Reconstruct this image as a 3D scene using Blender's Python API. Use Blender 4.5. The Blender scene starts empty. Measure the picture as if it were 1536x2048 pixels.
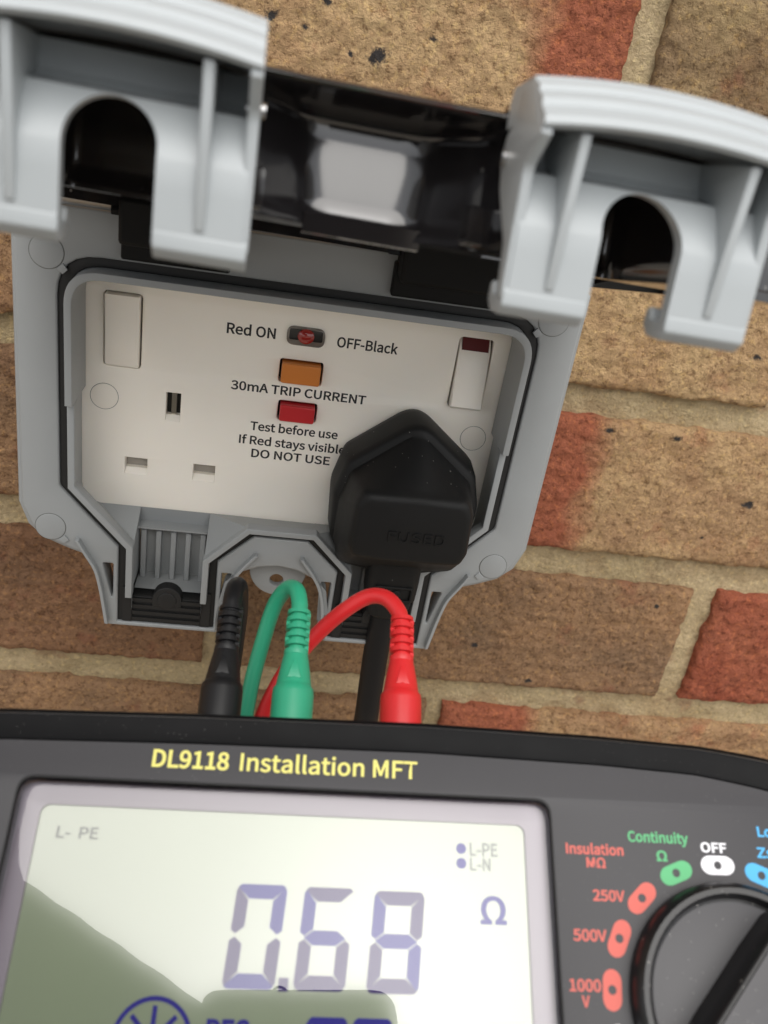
import bpy, bmesh, math, random
from mathutils import Vector, Matrix, noise
random.seed(7)
S = 0.001                     # everything below is written in millimetres
scene = bpy.context.scene
col = scene.collection

# ------------------------------------------------------------------ camera
# solved from the fixed measures of a twin socket (screw centres 120.6 mm, pins 22.2 mm):
# X right, Y into the wall (socket face at Y=0, brick face at Y=50), Z up
CAM = Vector((-8.346, -270.548, 107.578))
CR = Vector((0.98505625, -0.07826366, 0.15342422))
CU = Vector((-0.09982796, 0.46646092, 0.87889054))
CB = Vector((-0.14035159, -0.88107265, 0.45167734))
FPX = 1760.46
cd = bpy.data.cameras.new('camera'); cam = bpy.data.objects.new('camera', cd); col.objects.link(cam)
m = Matrix((CR, CU, CB)).transposed().to_4x4(); m.translation = CAM * S
cam.matrix_world = m
cd.sensor_fit = 'HORIZONTAL'; cd.sensor_width = 3.6; cd.lens = FPX / 1536 * 3.6
cd.clip_start = 0.002; cd.clip_end = 100
cd.dof.use_dof = True; cd.dof.focus_distance = 0.275; cd.dof.aperture_fstop = 2.6
scene.camera = cam

# ------------------------------------------------------------------ world, sun, exposure
SUN_DIR = Vector((0.06, -0.545, 0.84)).normalized()      # towards the sun: high behind the camera
w = bpy.data.worlds.new('World'); scene.world = w; w.use_nodes = True
nt = w.node_tree; bg = nt.nodes['Background']
sky = nt.nodes.new('ShaderNodeTexSky'); sky.sky_type = 'NISHITA'; sky.sun_disc = False
sky.sun_elevation = math.asin(SUN_DIR.z); sky.sun_rotation = math.atan2(SUN_DIR.x, SUN_DIR.y)
sky.dust_density = 1.5; sky.air_density = 1.0
hs = nt.nodes.new('ShaderNodeHueSaturation'); hs.inputs['Saturation'].default_value = 0.12
nt.links.new(sky.outputs[0], hs.inputs['Color']); nt.links.new(hs.outputs[0], bg.inputs[0])
bg.inputs[1].default_value = 0.11
sd = bpy.data.lights.new('sun', 'SUN'); sd.energy = 1.5; sd.angle = math.radians(64); sd.color = (1, .96, .9)
so = bpy.data.objects.new('sun', sd); col.objects.link(so)
so.rotation_euler = (-SUN_DIR).to_track_quat('-Z', 'Y').to_euler(); so.location = SUN_DIR * 3
vs = scene.view_settings; vs.view_transform = 'Standard'; vs.look = 'None'; vs.gamma = 1
vs.use_curve_mapping = False; vs.exposure = 0.92
scene.render.engine = 'CYCLES'
scene.cycles.max_bounces = 8; scene.cycles.transparent_max_bounces = 8

# ------------------------------------------------------------------ helpers
import os
try: FONT = bpy.data.fonts.load(os.path.join(bpy.utils.resource_path('LOCAL'), 'datafiles', 'fonts', 'Noto Sans CJK Regular.woff2'))   # a plain sans that ships inside Blender
except Exception: FONT = None
def V(*a): return Vector(a)
def tag(o, label, cat, group=None):
    o['label'] = label; o['category'] = cat
    if group: o['group'] = group
    return o
def empty(name, loc=(0, 0, 0), mat=None):
    o = bpy.data.objects.new(name, None); col.objects.link(o); o.empty_display_size = .01
    if mat is not None: o.matrix_world = mat
    else: o.location = Vector(loc) * S
    return o
def finish(name, me, mat, parent=None, smooth=30, bevel=0, seg=2):
    if mat is not None: me.materials.append(mat)
    if smooth:
        me.shade_smooth(); me.set_sharp_from_angle(angle=math.radians(smooth))
    o = bpy.data.objects.new(name, me); col.objects.link(o)
    if parent is not None: o.parent = parent
    if bevel:
        b = o.modifiers.new('bevel', 'BEVEL'); b.width = bevel * S; b.segments = seg
        b.limit_method = 'ANGLE'; b.angle_limit = math.radians(35); b.harden_normals = False
    return o
def mesh(verts, faces):
    me = bpy.data.meshes.new('m'); me.from_pydata([tuple(Vector(v) * S) for v in verts], [], faces); 
    bm = bmesh.new(); bm.from_mesh(me); bmesh.ops.recalc_face_normals(bm, faces=bm.faces); bm.to_mesh(me); bm.free()
    me.update(); return me
def join_mesh(mes):
    bm = bmesh.new()
    for q in mes: bm.from_mesh(q)
    me = bpy.data.meshes.new('m'); bm.to_mesh(me); bm.free(); return me
def curve_mesh(loops, h0, h1, mapf, bevel=0.0, bres=2):
    """closed 2D loops (first outer, rest holes) extruded h0..h1; mapf(a,b,h)->(x,y,z) in mm"""
    cu = bpy.data.curves.new('c', 'CURVE'); cu.dimensions = '2D'; cu.fill_mode = 'BOTH'
    for lp in loops:
        sp = cu.splines.new('POLY'); sp.points.add(len(lp) - 1); sp.use_cyclic_u = True
        for p, (a, b) in zip(sp.points, lp): p.co = (a, b, 0, 1)
    half = abs(h1 - h0) / 2
    cu.extrude = max(half - bevel, 1e-4)
    if bevel: cu.bevel_depth = bevel; cu.bevel_resolution = bres; cu.offset = -bevel
    o = bpy.data.objects.new('c', cu); col.objects.link(o)
    dg = bpy.context.evaluated_depsgraph_get()
    me = bpy.data.meshes.new_from_object(o.evaluated_get(dg))
    bpy.data.objects.remove(o); bpy.data.curves.remove(cu)
    mid = (h0 + h1) / 2
    for v in me.vertices:
        v.co = Vector(mapf(v.co.x, v.co.y, v.co.z + mid)) * S
    bm = bmesh.new(); bm.from_mesh(me)
    bmesh.ops.remove_doubles(bm, verts=bm.verts, dist=1e-6)
    bmesh.ops.recalc_face_normals(bm, faces=bm.faces); bm.to_mesh(me); bm.free()
    me.materials.clear(); return me
XZ = lambda a, b, h: (a, h, b)             # profile in the wall plane, extruded along Y
XY = lambda a, b, h: (a, b, h)             # profile in the meter's face, extruded along its normal
def box(x0, x1, y0, y1, z0, z1):
    v = [(x, y, z) for x in (x0, x1) for y in (y0, y1) for z in (z0, z1)]
    return mesh(v, [(0, 1, 3, 2), (4, 6, 7, 5), (0, 4, 5, 1), (2, 3, 7, 6), (0, 2, 6, 4), (1, 5, 7, 3)])
def fillet(poly, r, n=6):
    out = []; N = len(poly)
    for i, p in enumerate(poly):
        rr = r[i] if isinstance(r, (list, tuple)) else r
        p = Vector(p); a = Vector(poly[i - 1]); b = Vector(poly[(i + 1) % N])
        da = (a - p); db = (b - p); la, lb = da.length, db.length
        da /= la; db /= lb
        c = max(-1, min(1, da.dot(db))); ang = math.acos(c)
        if rr <= 0 or ang > 3.1: out.append(tuple(p)); continue
        t = min(rr / math.tan(ang / 2), la * .48, lb * .48)
        p0, p1 = p + da * t, p + db * t
        for k in range(n + 1):
            f = k / n
            out.append(tuple((1 - f) ** 2 * p0 + 2 * f * (1 - f) * p + f * f * p1))
    return out
def rrect(x0, x1, z0, z1, r, n=6): return fillet([(x0, z0), (x1, z0), (x1, z1), (x0, z1)], r, n)
def circle(cx, cy, r, n=32): return [(cx + r * math.cos(2 * math.pi * k / n), cy + r * math.sin(2 * math.pi * k / n)) for k in range(n)]
def mirror(half): return half + [(-x, z) for x, z in reversed(half) if abs(x) > 1e-6]
def spline(pts, n=10):
    P = [Vector(p) for p in pts]; P = [2 * P[0] - P[1]] + P + [2 * P[-1] - P[-2]]; out = []
    for i in range(1, len(P) - 2):
        for k in range(n):
            t = k / n
            out.append(.5 * ((2 * P[i]) + (P[i + 1] - P[i - 1]) * t + (2 * P[i - 1] - 5 * P[i] + 4 * P[i + 1] - P[i + 2]) * t * t
                       + (3 * P[i] - P[i - 1] - 3 * P[i + 1] + P[i + 2]) * t ** 3))
    out.append(P[-2]); return out
def tube(path, rad, seg=20, cap=True):
    path = [Vector(p) for p in path]; n = len(path)
    if not isinstance(rad, (list, tuple)): rad = [rad] * n
    vs_, fs = [], []; up = None
    for i, p in enumerate(path):
        t = (path[min(i + 1, n - 1)] - path[max(i - 1, 0)]).normalized()
        if up is None:
            up = Vector((1, 0, 0)) if abs(t.x) < .9 else Vector((0, 1, 0))
        s = t.cross(up).normalized(); up = s.cross(t).normalized()
        for k in range(seg):
            a = 2 * math.pi * k / seg
            vs_.append(p + (s * math.cos(a) + up * math.sin(a)) * rad[i])
    for i in range(n - 1):
        for k in range(seg):
            fs.append((i * seg + k, i * seg + (k + 1) % seg, (i + 1) * seg + (k + 1) % seg, (i + 1) * seg + k))
    if cap: fs.append(tuple(range(seg))); fs.append(tuple((n - 1) * seg + k for k in range(seg)))
    return mesh(vs_, fs)
def resample(loop, n):
    L = [Vector(p) for p in loop]; N = len(L); d = [0]
    for i in range(N): d.append(d[-1] + (L[(i + 1) % N] - L[i]).length)
    out = []; j = 0
    for k in range(n):
        s = d[-1] * k / n
        while d[j + 1] < s: j += 1
        f = (s - d[j]) / max(d[j + 1] - d[j], 1e-9); out.append(L[j].lerp(L[(j + 1) % N], f))
    return out
def loft(rings, cap0=True, cap1=True):
    n = len(rings[0]); v = [p for r in rings for p in r]; f = []
    for i in range(len(rings) - 1):
        for k in range(n): f.append((i * n + k, i * n + (k + 1) % n, (i + 1) * n + (k + 1) % n, (i + 1) * n + k))
    if cap0: f.append(tuple(range(n)))
    if cap1: f.append(tuple((len(rings) - 1) * n + k for k in range(n)))
    return mesh(v, f)
def text_mesh(s, a0, a1, base, cap, mapf, h, bold=0.0, thick=0.0):
    """text fitted between a0 and a1, cap height cap (mm); lies at height h"""
    def conv(body):
        cu = bpy.data.curves.new('t', 'FONT'); cu.body = body; cu.size = 1; cu.resolution_u = 4; cu.offset = bold
        if FONT: cu.font = FONT
        if thick: cu.extrude = .5
        o = bpy.data.objects.new('t', cu); col.objects.link(o)
        dg = bpy.context.evaluated_depsgraph_get()
        me = bpy.data.meshes.new_from_object(o.evaluated_get(dg))
        bpy.data.objects.remove(o); bpy.data.curves.remove(cu); return me
    me = conv(s); hh = conv('H'); ch = max(v.co.y for v in hh.vertices)
    xs = [v.co.x for v in me.vertices]; x0, x1 = min(xs), max(xs)
    for v in me.vertices:
        v.co = Vector(mapf(a0 + (v.co.x - x0) / (x1 - x0) * (a1 - a0), base + v.co.y / ch * cap, h + v.co.z * 2 * thick)) * S
    me.materials.clear(); bpy.data.meshes.remove(hh); return me

# ------------------------------------------------------------------ materials
def mat(name, rgb, rough=.5, metal=0., spec=.5, coat=0., grain=0.0, gscale=1500, gdist=.00005, var=0.0, vscale=60, rvar=0.0,
        dust=0.0, dscale=300, sss=0.0):
    m = bpy.data.materials.new(name); m.use_nodes = True; n = m.node_tree; b = n.nodes['Principled BSDF']
    b.inputs['Base Color'].default_value = (*rgb, 1); b.inputs['Roughness'].default_value = rough
    b.inputs['Metallic'].default_value = metal; b.inputs['Specular IOR Level'].default_value = spec
    b.inputs['Coat Weight'].default_value = coat; b.inputs['Coat Roughness'].default_value = .05
    if sss:
        b.inputs['Subsurface Weight'].default_value = sss; b.inputs['Subsurface Radius'].default_value = (.002, .0015, .001)
    tc = n.nodes.new('ShaderNodeTexCoord')
    def nz(scale, detail=3):
        t = n.nodes.new('ShaderNodeTexNoise'); t.inputs['Scale'].default_value = scale; t.inputs['Detail'].default_value = detail
        n.links.new(tc.outputs['Object'], t.inputs['Vector']); return t
    last = None
    if var:
        t = nz(vscale, 4); mx = n.nodes.new('ShaderNodeMix'); mx.data_type = 'RGBA'
        mx.inputs['A'].default_value = (*[c * (1 - var) for c in rgb], 1); mx.inputs['B'].default_value = (*[min(1, c * (1 + var)) for c in rgb], 1)
        n.links.new(t.outputs['Fac'], mx.inputs['Factor']); last = mx.outputs['Result']
    if dust:
        vo = n.nodes.new('ShaderNodeTexVoronoi'); vo.inputs['Scale'].default_value = dscale; vo.inputs['Randomness'].default_value = 1
        n.links.new(tc.outputs['Object'], vo.inputs['Vector'])
        lt = n.nodes.new('ShaderNodeMath'); lt.operation = 'LESS_THAN'; lt.inputs[1].default_value = .10
        n.links.new(vo.outputs['Distance'], lt.inputs[0])
        sp = n.nodes.new('ShaderNodeSeparateColor'); n.links.new(vo.outputs['Color'], sp.inputs[0])
        gt = n.nodes.new('ShaderNodeMath'); gt.operation = 'GREATER_THAN'; gt.inputs[1].default_value = 1 - dust
        n.links.new(sp.outputs[0], gt.inputs[0])
        t = nz(25, 2); gt2 = n.nodes.new('ShaderNodeMapRange'); gt2.inputs[1].default_value = .45; gt2.inputs[2].default_value = .7
        n.links.new(t.outputs['Fac'], gt2.inputs[0])
        mu = n.nodes.new('ShaderNodeMath'); mu.operation = 'MULTIPLY'; n.links.new(lt.outputs[0], mu.inputs[0]); n.links.new(gt.outputs[0], mu.inputs[1])
        mu2 = n.nodes.new('ShaderNodeMath'); mu2.operation = 'MULTIPLY'; n.links.new(mu.outputs[0], mu2.inputs[0]); n.links.new(gt2.outputs[0], mu2.inputs[1])
        mx = n.nodes.new('ShaderNodeMix'); mx.data_type = 'RGBA'; mx.inputs['A'].default_value = (*rgb, 1); mx.inputs['B'].default_value = (.34, .33, .31, 1)
        if last: n.links.new(last, mx.inputs['A'])
        n.links.new(mu2.outputs[0], mx.inputs['Factor']); last = mx.outputs['Result']
    if last: n.links.new(last, b.inputs['Base Color'])
    if rvar:
        t = nz(90, 4); mr = n.nodes.new('ShaderNodeMapRange'); mr.inputs[3].default_value = max(0, rough - rvar); mr.inputs[4].default_value = rough + rvar
        n.links.new(t.outputs['Fac'], mr.inputs[0]); n.links.new(mr.outputs[0], b.inputs['Roughness'])
    if grain:
        t = nz(gscale, 2); bp = n.nodes.new('ShaderNodeBump'); bp.inputs['Strength'].default_value = grain; bp.inputs['Distance'].default_value = gdist
        n.links.new(t.outputs['Fac'], bp.inputs['Height']); n.links.new(bp.outputs[0], b.inputs['Normal'])
    return m
GREY = mat('grey_plastic', (.290, .303, .307), .42, grain=.25, var=.05, rvar=.06)
GREY2 = mat('grey_clip_plastic', (.36, .388, .402), .38, grain=.15, var=.04, rvar=.06)
RUBBER = mat('black_rubber', (.008, .008, .008), .6, grain=.2)
LIDM = mat('dark_gloss_plastic', (.012, .011, .012), .11, spec=1.0, rvar=.03, dust=.2, dscale=260)
HINGE = mat('black_plastic', (.005, .005, .005), .6, spec=.2)
WHITE = mat('cream_plastic', (.90, .85, .765), .30, grain=.08, var=.02, sss=.15)
SHUT = mat('shutter_plastic', (.36, .33, .29), .5)
GAPM = mat('dark_gap', (.02, .018, .015), .8)
GROOVE = mat('fine_groove', (.10, .10, .09), .8)
INK = mat('black_ink', (.012, .012, .013), .5)
ORANGE = mat('orange_plastic', (.60, .19, .03), .4, grain=.1)
REDB = mat('red_plastic', (.50, .02, .025), .35, grain=.1)
REDW = mat('dark_red_plastic', (.10, .008, .008), .3)
CLEARM = mat('smoky_clear_plastic', (.16, .14, .12), .08, coat=.6, var=.5, vscale=300)
BRASS = mat('brass', (.45, .42, .36), .3, metal=1)
PLUGM = mat('black_plug_plastic', (.008, .008, .008), .55, spec=.25, grain=.5, gscale=2500, gdist=.00004, rvar=.08, dust=.25, dscale=500)
CABLEM = mat('black_cable', (.007, .007, .008), .5, spec=.25, grain=.1)
LBLACK = mat('black_lead', (.009, .009, .010), .45, spec=.35, grain=.15, dust=.2, dscale=600)
LGREEN = mat('green_lead', (.03, .36, .20), .42, grain=.1, var=.06)
LRED = mat('red_lead', (.66, .022, .025), .40, grain=.1, var=.05)
MFRAME = mat('black_bumper', (.005, .005, .0055), .5, spec=.10, grain=.3, gscale=2500, dust=.22, dscale=1700, rvar=.1)
MFACE = mat('charcoal_face', (.028, .027, .031), .50, grain=.15, dust=.2, dscale=1700, var=.06)
MLINE = mat('black_seam', (.004, .004, .004), .6)
YEL = mat('yellow_print', (.72, .66, .16), .5)
PRED = mat('coral_print', (.58, .10, .075), .5)
PGREEN = mat('green_print', (.08, .40, .16), .5)
PWHITE = mat('white_print', (.80, .80, .84), .5)
PBLUE = mat('blue_print', (.05, .38, .72), .5)
KNOB = mat('knob_plastic', (.010, .010, .011), .35, grain=.25, dust=.4, dscale=700)
KNOBD = mat('knob_disc', (.046, .045, .050), .45, grain=.15, dust=.3, dscale=1300)
LCDB = mat('lcd_border', (.27, .235, .285), .4)
LCD = mat('lcd_background', (.33, .385, .275), .10, spec=1.0, var=.04, vscale=30)
LCD.node_tree.nodes['Principled BSDF'].inputs['IOR'].default_value = 1.5
SEG = mat('lcd_segment', (.045, .040, .30), .5, spec=.1)
SEGD = mat('lcd_segment_brown', (.085, .065, .19), .5, spec=.1)
SEGF = mat('lcd_faint_print', (.17, .19, .17), .4)
PHONEM = mat('phone_black', (.01, .01, .011), .3)
SLEEVE = mat('dark_cloth', (.012, .013, .016), .9, grain=.5, gscale=900, gdist=.0003)
# clear display window: a real transparent pane with a glossy coat
def pane_mat():
    m = bpy.data.materials.new('clear_pane'); m.use_nodes = True; n = m.node_tree; n.nodes.clear()
    out = n.nodes.new('ShaderNodeOutputMaterial'); tr = n.nodes.new('ShaderNodeBsdfTransparent'); tr.inputs[0].default_value = (.97, .97, .97, 1)
    gl = n.nodes.new('ShaderNodeBsdfGlossy'); gl.inputs['Roughness'].default_value = .012
    fr = n.nodes.new('ShaderNodeFresnel'); fr.inputs[0].default_value = 1.74
    mx = n.nodes.new('ShaderNodeMixShader'); n.links.new(fr.outputs[0], mx.inputs[0]); n.links.new(tr.outputs[0], mx.inputs[1]); n.links.new(gl.outputs[0], mx.inputs[2])
    n.links.new(mx.outputs[0], out.inputs[0]); return m
PANE = pane_mat()

def brick_mat(name, c1, c2, red=None, edge=None, side=1, seed=0., speck=.5, grain=1.0, spots=()):
    """c1/c2 mottled body; red = colour of the fired end, beginning at x=edge (mm) on the given side"""
    m = bpy.data.materials.new(name); m.use_nodes = True; n = m.node_tree; L = n.links.new; b = n.nodes['Principled BSDF']
    b.inputs['Roughness'].default_value = .88; b.inputs['Specular IOR Level'].default_value = .25
    tc = n.nodes.new('ShaderNodeTexCoord'); mp = n.nodes.new('ShaderNodeMapping'); L(tc.outputs['Object'], mp.inputs[0]); mp.inputs['Location'].default_value = (seed, seed * 1.7, seed * .6)
    def nz(sc, det=4, rough=.55):
        t = n.nodes.new('ShaderNodeTexNoise'); t.inputs['Scale'].default_value = sc; t.inputs['Detail'].default_value = det; t.inputs['Roughness'].default_value = rough
        L(mp.outputs[0], t.inputs['Vector']); return t.outputs['Fac']
    def rng(f, a, c, lo=0., hi=1.):
        r = n.nodes.new('ShaderNodeMapRange'); r.inputs[1].default_value = a; r.inputs[2].default_value = c; r.inputs[3].default_value = lo; r.inputs[4].default_value = hi; L(f, r.inputs[0]); return r.outputs[0]
    def mix(f, a, c, mode='MIX'):
        x = n.nodes.new('ShaderNodeMix'); x.data_type = 'RGBA'; x.blend_type = mode
        for k, q in (('A', a), ('B', c)):
            if isinstance(q, tuple): x.inputs[k].default_value = (*q, 1)
            else: L(q, x.inputs[k])
        if isinstance(f, float): x.inputs['Factor'].default_value = f
        else: L(f, x.inputs['Factor'])
        return x.outputs['Result']
    big = rng(nz(28, 3), .38, .66)
    cc = mix(big, c1, c2)
    cc = mix(rng(nz(34, 5, .6), .50, .68, 0., .55), cc, tuple(q * p_ for q, p_ in zip(c2, (.78, .66, .62))))     # browner clouds
    if red is not None:
        sx = n.nodes.new('ShaderNodeSeparateXYZ'); L(tc.outputs['Object'], sx.inputs[0])
        ad = n.nodes.new('ShaderNodeMath'); ad.operation = 'MULTIPLY_ADD'; ad.inputs[1].default_value = .022; L(nz(45, 3), ad.inputs[0]); L(sx.outputs[0], ad.inputs[2])
        e = edge * S + .011
        cc = mix(rng(ad.outputs[0], e - .006 * side, e + .006 * side), cc, red)
        cc = mix(rng(nz(60, 3), .60, .74, 0., .55), cc, tuple(q * .9 for q in red))
    else:
        cc = mix(rng(nz(60, 3), .60, .72, 0., .5), cc, (.30, .10, .06))
    g = nz(330, 6, .75)
    cc = mix(rng(nz(430, 5, .75), .34, .50, .85 * grain, 0.), cc, (.34, .28, .25), 'MULTIPLY')            # dark sand grains
    cc = mix(rng(nz(520, 3), .54, .68, 0., .8), cc, (.86, .78, .62), 'SOFT_LIGHT')  # pale grains
    vo = n.nodes.new('ShaderNodeTexVoronoi'); vo.inputs['Scale'].default_value = 42
    ds = n.nodes.new('ShaderNodeMath'); ds.operation = 'MULTIPLY_ADD'; ds.inputs[1].default_value = .25; L(nz(300, 2), ds.inputs[0])
    sv = n.nodes.new('ShaderNodeSeparateXYZ'); L(mp.outputs[0], sv.inputs[0]); cv = n.nodes.new('ShaderNodeCombineXYZ'); L(sv.outputs[0], cv.inputs[0]); L(sv.outputs[2], cv.inputs[1])
    vo.voronoi_dimensions = '2D'; L(cv.outputs[0], vo.inputs['Vector']); L(vo.outputs['Distance'], ds.inputs[2])
    sp = n.nodes.new('ShaderNodeSeparateColor'); L(vo.outputs['Color'], sp.inputs[0])
    k = n.nodes.new('ShaderNodeMath'); k.operation = 'MULTIPLY'; L(rng(ds.outputs[0], .30, .24), k.inputs[0]); L(rng(sp.outputs[0], 1 - speck * .22, 1 - speck * .22 + .02), k.inputs[1])
    cc = mix(k.outputs[0], cc, (.02, .018, .02))
    for px_, pz_, pr_ in spots:          # burnt-in pits
        pr_ *= .8
        vd = n.nodes.new('ShaderNodeVectorMath'); vd.operation = 'DISTANCE'; fl_ = n.nodes.new('ShaderNodeVectorMath'); fl_.operation = 'MULTIPLY'; fl_.inputs[1].default_value = (.75, 0, 1)
        L(tc.outputs['Object'], fl_.inputs[0]); L(fl_.outputs[0], vd.inputs[0]); vd.inputs[1].default_value = (px_ * S * .75, 0, pz_ * S)
        ns = n.nodes.new('ShaderNodeMath'); ns.operation = 'MULTIPLY_ADD'; ns.inputs[1].default_value = pr_ * S * 3.2; L(nz(420, 5, .7), ns.inputs[0]); L(vd.outputs['Value'], ns.inputs[2])
        cc = mix(rng(ns.outputs[0], pr_ * S * 2.7, pr_ * S * 2.1), cc, (.05, .044, .042))
    L(cc, b.inputs['Base Color'])
    bp = n.nodes.new('ShaderNodeBump'); bp.inputs['Strength'].default_value = 1.0; bp.inputs['Distance'].default_value = .0042
    mu = n.nodes.new('ShaderNodeMath'); mu.operation = 'MULTIPLY_ADD'; mu.inputs[1].default_value = 1.3; L(nz(110, 7, .72), mu.inputs[0]); L(g, mu.inputs[2]); L(mu.outputs[0], bp.inputs['Height'])
    L(bp.outputs[0], b.inputs['Normal'])
    return m
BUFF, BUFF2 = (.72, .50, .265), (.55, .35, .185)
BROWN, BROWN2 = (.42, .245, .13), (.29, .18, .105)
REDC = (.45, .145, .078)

# ------------------------------------------------------------------ brick wall
WY = 50.0
wall = empty('brick_wall', (0, WY, -300))
tag(wall, 'weathered yellow and red brick wall with sandy mortar behind the socket box', 'wall')
winv = wall.location.copy()
def brick_mesh(x0, x1, z0, z1, seed, step=1.3):
    nx = max(2, int((x1 - x0) / step)); nz_ = max(2, int((z1 - z0) / step)); vs_ = []; idx = {}
    cx, cz = (x0 + x1) / 2, (z0 + z1) / 2
    for i in range(nx + 1):
        for j in range(nz_ + 1):
            x = x0 + (x1 - x0) * i / nx; z = z0 + (z1 - z0) * j / nz_
            p = Vector((x / 9, z / 9, seed)); nn = noise.noise(p); n2 = noise.noise(p * 2.7 + Vector((9, 4, 1)))
            e = min(x - x0, x1 - x, z - z0, z1 - z)
            n3 = noise.noise(p * 2.1 + Vector((3, 7, 2))); n4 = noise.noise(p * 4.3 + Vector((1, 2, 8)))
            y = WY - nn * .8 - n2 * .75 - n3 * .85 - n4 * .6 + 1.7 * max(0., 1 - e / 3.2) ** 2 * (1 + .6 * n3)
            ex = 1.1 * noise.noise(Vector((z / 6, seed, 3))) + .6 * noise.noise(Vector((z / 2.5, seed, 8)))
            ez = 1.0 * noise.noise(Vector((x / 8, seed, 5))) + .6 * noise.noise(Vector((x / 3, seed, 9)))
            if i in (0, nx): x += ex
            if j in (0, nz_): z += ez
            idx[i, j] = len(vs_); vs_.append((x, y, z))
    f = [(idx[i, j], idx[i + 1, j], idx[i + 1, j + 1], idx[i, j + 1]) for i in range(nx) for j in range(nz_)]
    ring = [(i, 0) for i in range(nx)] + [(nx, j) for j in range(nz_)] + [(i, nz_) for i in range(nx, 0, -1)] + [(0, j) for j in range(nz_, 0, -1)]
    b0 = len(vs_)
    for q in ring:
        x, y, z = vs_[idx[q]]; vs_.append((x, WY + 14, z))
    R_ = len(ring)
    for k in range(R_): f.append((idx[ring[k]], idx[ring[(k + 1) % R_]], b0 + (k + 1) % R_, b0 + k))
    return mesh(vs_, f)
ROWS = {  # bottom z: (brick ends x0,x1 ...)
    157.5: [(-233, -29), (-15, 192), (204, 410)],
    82: [(-330, -128), (-115, 97), (108, 312)],
    7: [(-233, -27), (-14, 190), (202, 408)],
    -66.5: [(-330, -135), (-122, 81), (93, 298)],
    -142: [(-233, -27), (-15, 189), (201, 405)],
    -217.5: [(-330, -135), (-122, 79), (87, 298)],
    -292: [(-233, -27), (-15, 189), (201, 405)]}
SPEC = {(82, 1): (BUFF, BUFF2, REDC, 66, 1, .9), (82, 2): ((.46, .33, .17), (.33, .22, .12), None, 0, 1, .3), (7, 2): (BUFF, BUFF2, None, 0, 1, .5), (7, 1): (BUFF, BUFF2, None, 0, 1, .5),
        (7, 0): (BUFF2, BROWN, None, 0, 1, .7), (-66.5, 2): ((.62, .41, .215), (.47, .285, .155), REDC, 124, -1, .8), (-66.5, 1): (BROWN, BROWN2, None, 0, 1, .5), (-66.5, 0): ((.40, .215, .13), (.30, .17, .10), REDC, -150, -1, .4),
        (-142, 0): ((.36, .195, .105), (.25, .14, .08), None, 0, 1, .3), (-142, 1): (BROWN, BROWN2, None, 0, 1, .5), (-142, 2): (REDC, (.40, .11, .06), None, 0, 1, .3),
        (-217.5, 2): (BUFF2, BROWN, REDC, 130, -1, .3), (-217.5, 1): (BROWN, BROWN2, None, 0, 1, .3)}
SPOTS = {(82, 1): [(-20, 114.5, 2.2), (-9.2, 112.7, 1.3), (15.3, 108, 3.4), (31.7, 115.8, 1.2), (-3, 121, 1.8), (6, 107.5, 1.0)], (7, 1): [(178, 27.5, 2.2)],
         (-66.5, 2): [(197.5, -35.8, 2.8), (127.2, -9.6, 1.8), (156.6, -9.4, 1.8), (182.5, -53.5, 1.0)], (-142, 1): [(173, -90.5, 1.2), (123.6, -137.5, 1.6), (94, -119.5, 1.5)]}
def par(o):                                    # parent to the wall, keeping world coordinates
    o.parent = wall; o.matrix_parent_inverse = Matrix.Translation(-winv); return o
k = 0
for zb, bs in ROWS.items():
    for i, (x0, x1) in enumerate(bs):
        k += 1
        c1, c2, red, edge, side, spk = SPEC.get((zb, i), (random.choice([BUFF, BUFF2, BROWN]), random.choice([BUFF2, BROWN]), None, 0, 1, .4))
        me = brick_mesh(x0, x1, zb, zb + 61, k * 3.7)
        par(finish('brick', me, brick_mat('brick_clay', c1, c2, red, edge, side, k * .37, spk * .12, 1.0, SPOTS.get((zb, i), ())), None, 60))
# mortar: one recessed sheet
def mortar_mesh():
    x0, x1, z0, z1, st = -340, 420, -300, 225, 3.0
    nx, nz_ = int((x1 - x0) / st), int((z1 - z0) / st); vs_ = []
    for i in range(nx + 1):
        for j in range(nz_ + 1):
            x, z = x0 + i * st, z0 + j * st; p = Vector((x / 8, z / 8, 2.2))
            vs_.append((x, WY + 4.8 - 2.0 * noise.noise(p) - 1.2 * noise.noise(p * 2.6), z))
    return mesh(vs_, [(i * (nz_ + 1) + j, (i + 1) * (nz_ + 1) + j, (i + 1) * (nz_ + 1) + j + 1, i * (nz_ + 1) + j + 1) for i in range(nx) for j in range(nz_)])
MORT = brick_mat('mortar', (.68, .53, .32), (.54, .42, .24), None, 0, 1, 4.4, .12, .45)
par(finish('mortar', mortar_mesh(), MORT, None, 60))
# the wall goes on well past the frame: plain bricks joined, with their mortar
far = bmesh.new(); fz = -815.0; r = 0
while fz < 2100:
    off = (r % 2) * 108
    for i in range(-9, 10):
        x0 = -233 + i * 216 + off; x1 = x0 + 205
        if x1 > -330 and x0 < 400 and -300 < fz < 200: continue
        vv = [far.verts.new(Vector(q) * S) for q in ((x0, WY, fz), (x1, WY, fz), (x1, WY, fz + 61), (x0, WY, fz + 61), (x0, WY + 9, fz), (x1, WY + 9, fz), (x1, WY + 9, fz + 61), (x0, WY + 9, fz + 61))]
        for q in ((0, 1, 2, 3), (0, 4, 5, 1), (1, 5, 6, 2), (2, 6, 7, 3), (3, 7, 4, 0)): far.faces.new([vv[t] for t in q])
    fz += 74.7; r += 1
fm = bpy.data.meshes.new('m'); far.to_mesh(fm); far.free()
fo = par(finish('brick_field', fm, brick_mat('brick_clay_far', BUFF2, BROWN, None, 0, 1, 9.1, .4), None, 0)); fo['kind'] = 'stuff'
par(finish('mortar_backing', box(-2200, 2200, WY + 6.5, WY + 40, -830, 2120), MORT, None, 0))

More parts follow.
